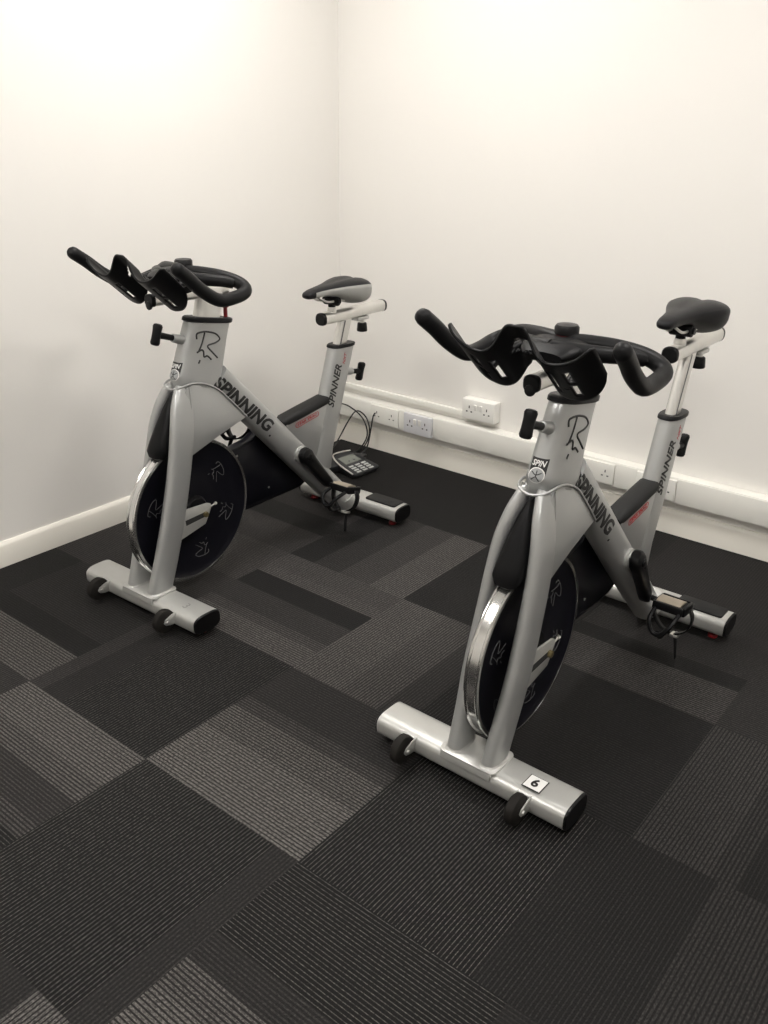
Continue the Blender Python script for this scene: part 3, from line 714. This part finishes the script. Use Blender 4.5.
    obj('sticker_emblem', decal(disc2(.019, .018, .0165), O2, U2, V2, Nn, head_tree, .0022), 'grey', stk)
    em = [[(.008, .026), (.018, .020), (.030, .026)], [(.010, .008), (.019, .016), (.028, .007)], [(.019, .030), (.019, .016)]]
    obj('emblem_lines', join(*[tube(project_pts(catmull([O2 + U2 * a + V2 * b for a, b in e], 4), Nn, head_tree, .0028), .0012, 6, smooth=False) for e in em]), 'ink', stk)
    letters('SPIN', .013, .032, O2 + U2 * .003 + V2 * .039, U2, V2, Nn, head_tree, 'white', 'sticker_lettering', None, .25, .02, stk, .0018)
    return root, P

CRANK = {1: 40.0, 2: 33.0}
BIKES = {1: ((-.5645, .930, 0), .0222 - math.pi / 2), 2: ((.6445, .9223, 0), -.0055 - math.pi / 2)}
bike1, P1 = make_bike('silver spin bike by the left wall, grey-sided saddle, behind the other bike', *BIKES[1])

def copy_tree(o, parent=None, mp=None):
    kids = list(o.children); c = o.copy(); COL.objects.link(c); mp[o] = c
    if parent: c.parent = parent
    for k in kids: copy_tree(k, c, mp)
    return c
mp = {}
bike2 = copy_tree(bike1, None, mp)
bike2['label'] = 'silver spin bike nearest the viewer with a number 6 sticker and all-black saddle'
bike2.location, bike2.rotation_euler = BIKES[2][0], (0, 0, BIKES[2][1])
P2 = {k: ([mp[x] for x in v] if isinstance(v, list) else mp[v]) for k, v in P1.items()}
for o in P2['hb']: o.location.x += -.011; o.location.z += -.012
for o in P2['seat']: o.location.x += -.0153; o.location.z += .0771
P2['spost'].location.x += -.026; P2['spost'].location.z += .0771
me = P2['side'].data.copy(); me.materials.clear(); me.materials.append(M['saddle']); P2['side'].data = me; P2['side']['label'] = 'black side panel wrapping the saddle'
for k, Pq in ((1, P1), (2, P2)):
    a = math.radians(CRANK[k])
    for s in (1, -1):
        th = a + (0 if s > 0 else math.pi)           # angle from straight down towards the rear
        cr = Pq[('crank', s)]; cr.rotation_euler = (0, th, 0)
        pe = Pq[('pedal', s)]; pe.location = BB + Vector((-math.sin(th) * .172, 0, -math.cos(th) * .172))
        pe.rotation_euler = (0, math.radians(-6 if k == 2 else -16), 0)
# the number marks on the front stabilisers
fs2 = P2['fs']
nb = obj('number_sticker', decal(rect2(-.0225, .0225, -.0225, .0225), (.490, .158, .0785), (0, 1, 0), (-1, 0, 0), (0, 0, 1), None, .0006), 'ink', fs2, label='white square sticker with a black border and the number 6')
obj('sticker_face', decal(rect2(-.0202, .0202, -.0202, .0202), (.490, .158, .0785), (0, 1, 0), (-1, 0, 0), (0, 0, 1), None, .0016), 'white', nb)
def glyph(s, h, O, U, V, Nn, bold, lift):
    g, wd, hg = text_geo(s, 1.0, 0.0, bold); k = h / hg
    return decal(([Vector(((p.x - wd / 2) * k, (p.y - hg / 2) * k, 0)) for p in g[0]], g[1]), O, U, V, Nn, None, lift)
obj('number', glyph('6', .026, (.490, .158, .0785), (0, 1, 0), (-1, 0, 0), (0, 0, 1), .03, .0026), 'ink', nb)
obj('number_mark', glyph('3', .026, (.487, .175, .0785), (0, 1, 0), (-1, 0, 0), (0, 0, 1), -.01, .0003), 'faint', P1['fs'], label='faint grey number mark')

# ---------------------------------------------------------------- conference phone and cables on the floor
ph = thing('conference_phone', 'dark grey conference phone with keypad on the carpet near the corner', 'phone', (-.90, 1.755, 0), math.radians(-4))
arm = [(-.03, -.045), (.04, -.075), (.125, -.085), (.135, -.075), (.135, .070), (.125, .080), (.04, .070), (-.03, .045)]
def hz(x): return .058 - .036 * max(0, min(1, (x + .03) / .165))
obj('body', prism([(a, b, hz(a)) for a, b in arm], [(a * .96, b * .9, .004) for a, b in arm], .004), 'phone', ph)
obj('display', prism([(.0, -.045, hz(.0) + .001), (.055, -.05, hz(.055) + .001), (.055, .045, hz(.055) + .001), (.0, .04, hz(.0) + .001)], [(.0, -.045, hz(.0) - .002), (.055, -.05, hz(.055) - .002), (.055, .045, hz(.055) - .002), (.0, .04, hz(.0) - .002)]), 'phone_lcd', ph)
for r in range(4):
    for c in range(3):
        x = .070 + r * .0155; y = -.052 + c * .037; z = hz(x + .005)
        obj('key', xf(box(0, .010, 0, .026, 0, .003, .001), Matrix.Translation((x, y, z - .0005)) @ Matrix.Rotation(math.atan(.036 / .165), 4, 'Y')), 'phone_key', ph)
for sgn, nm in ((1, 'speaker_wing'), (-1, 'speaker_wing')):
    A = math.radians(118 * sgn); cA, sA = math.cos(A), math.sin(A)
    q = [(-.01, -.045), (.05, -.06), (.125, -.065), (.132, -.05), (.132, .05), (.125, .065), (.05, .06), (-.01, .045)]
    rot = lambda p: (p[0] * cA - p[1] * sA, p[0] * sA + p[1] * cA)
    obj(nm, prism([(*rot(p), .046 - .022 * max(0, min(1, (p[0] + .01) / .14))) for p in q], [(*rot((p[0] * .95, p[1] * .9)), .004) for p in q], .004), 'phone', ph)
obj('trim_strip', tube([(.128, -.084, .026), (.04, -.077, .045), (-.025, -.05, .061), (-.03, 0, .063), (-.02, .05, .061)], .0035, 8), 'alu', ph)
def cable(label, pts, m='cable', r=.0032):
    o = obj('cable', tube(pts, r, 8, 8), m); o['label'] = label; o['category'] = 'cable'; return o
cable('black cable plugged into the corner socket and looping down to the carpet', [(-.918, 1.980, .190), (-.918, 1.965, .176), (-.922, 1.955, .12), (-.935, 1.940, .03), (-.96, 1.90, .0045), (-1.02, 1.86, .0035), (-1.07, 1.80, .0035)])
cable('black cable arching in a wide loop behind the seat tube of the far bike', [(-1.09, 1.80, .0035), (-1.08, 1.88, .02), (-1.055, 1.955, .13), (-1.01, 1.962, .185), (-.955, 1.962, .165), (-.93, 1.955, .10), (-.95, 1.935, .03), (-.99, 1.91, .0045), (-1.05, 1.87, .0035)])
cable('black cable sagging from the trunking end in the room corner', [(-1.165, 1.955, .205), (-1.12, 1.950, .205), (-1.05, 1.955, .20), (-.97, 1.955, .16), (-.935, 1.945, .09), (-.965, 1.92, .02), (-1.0, 1.89, .0045)])
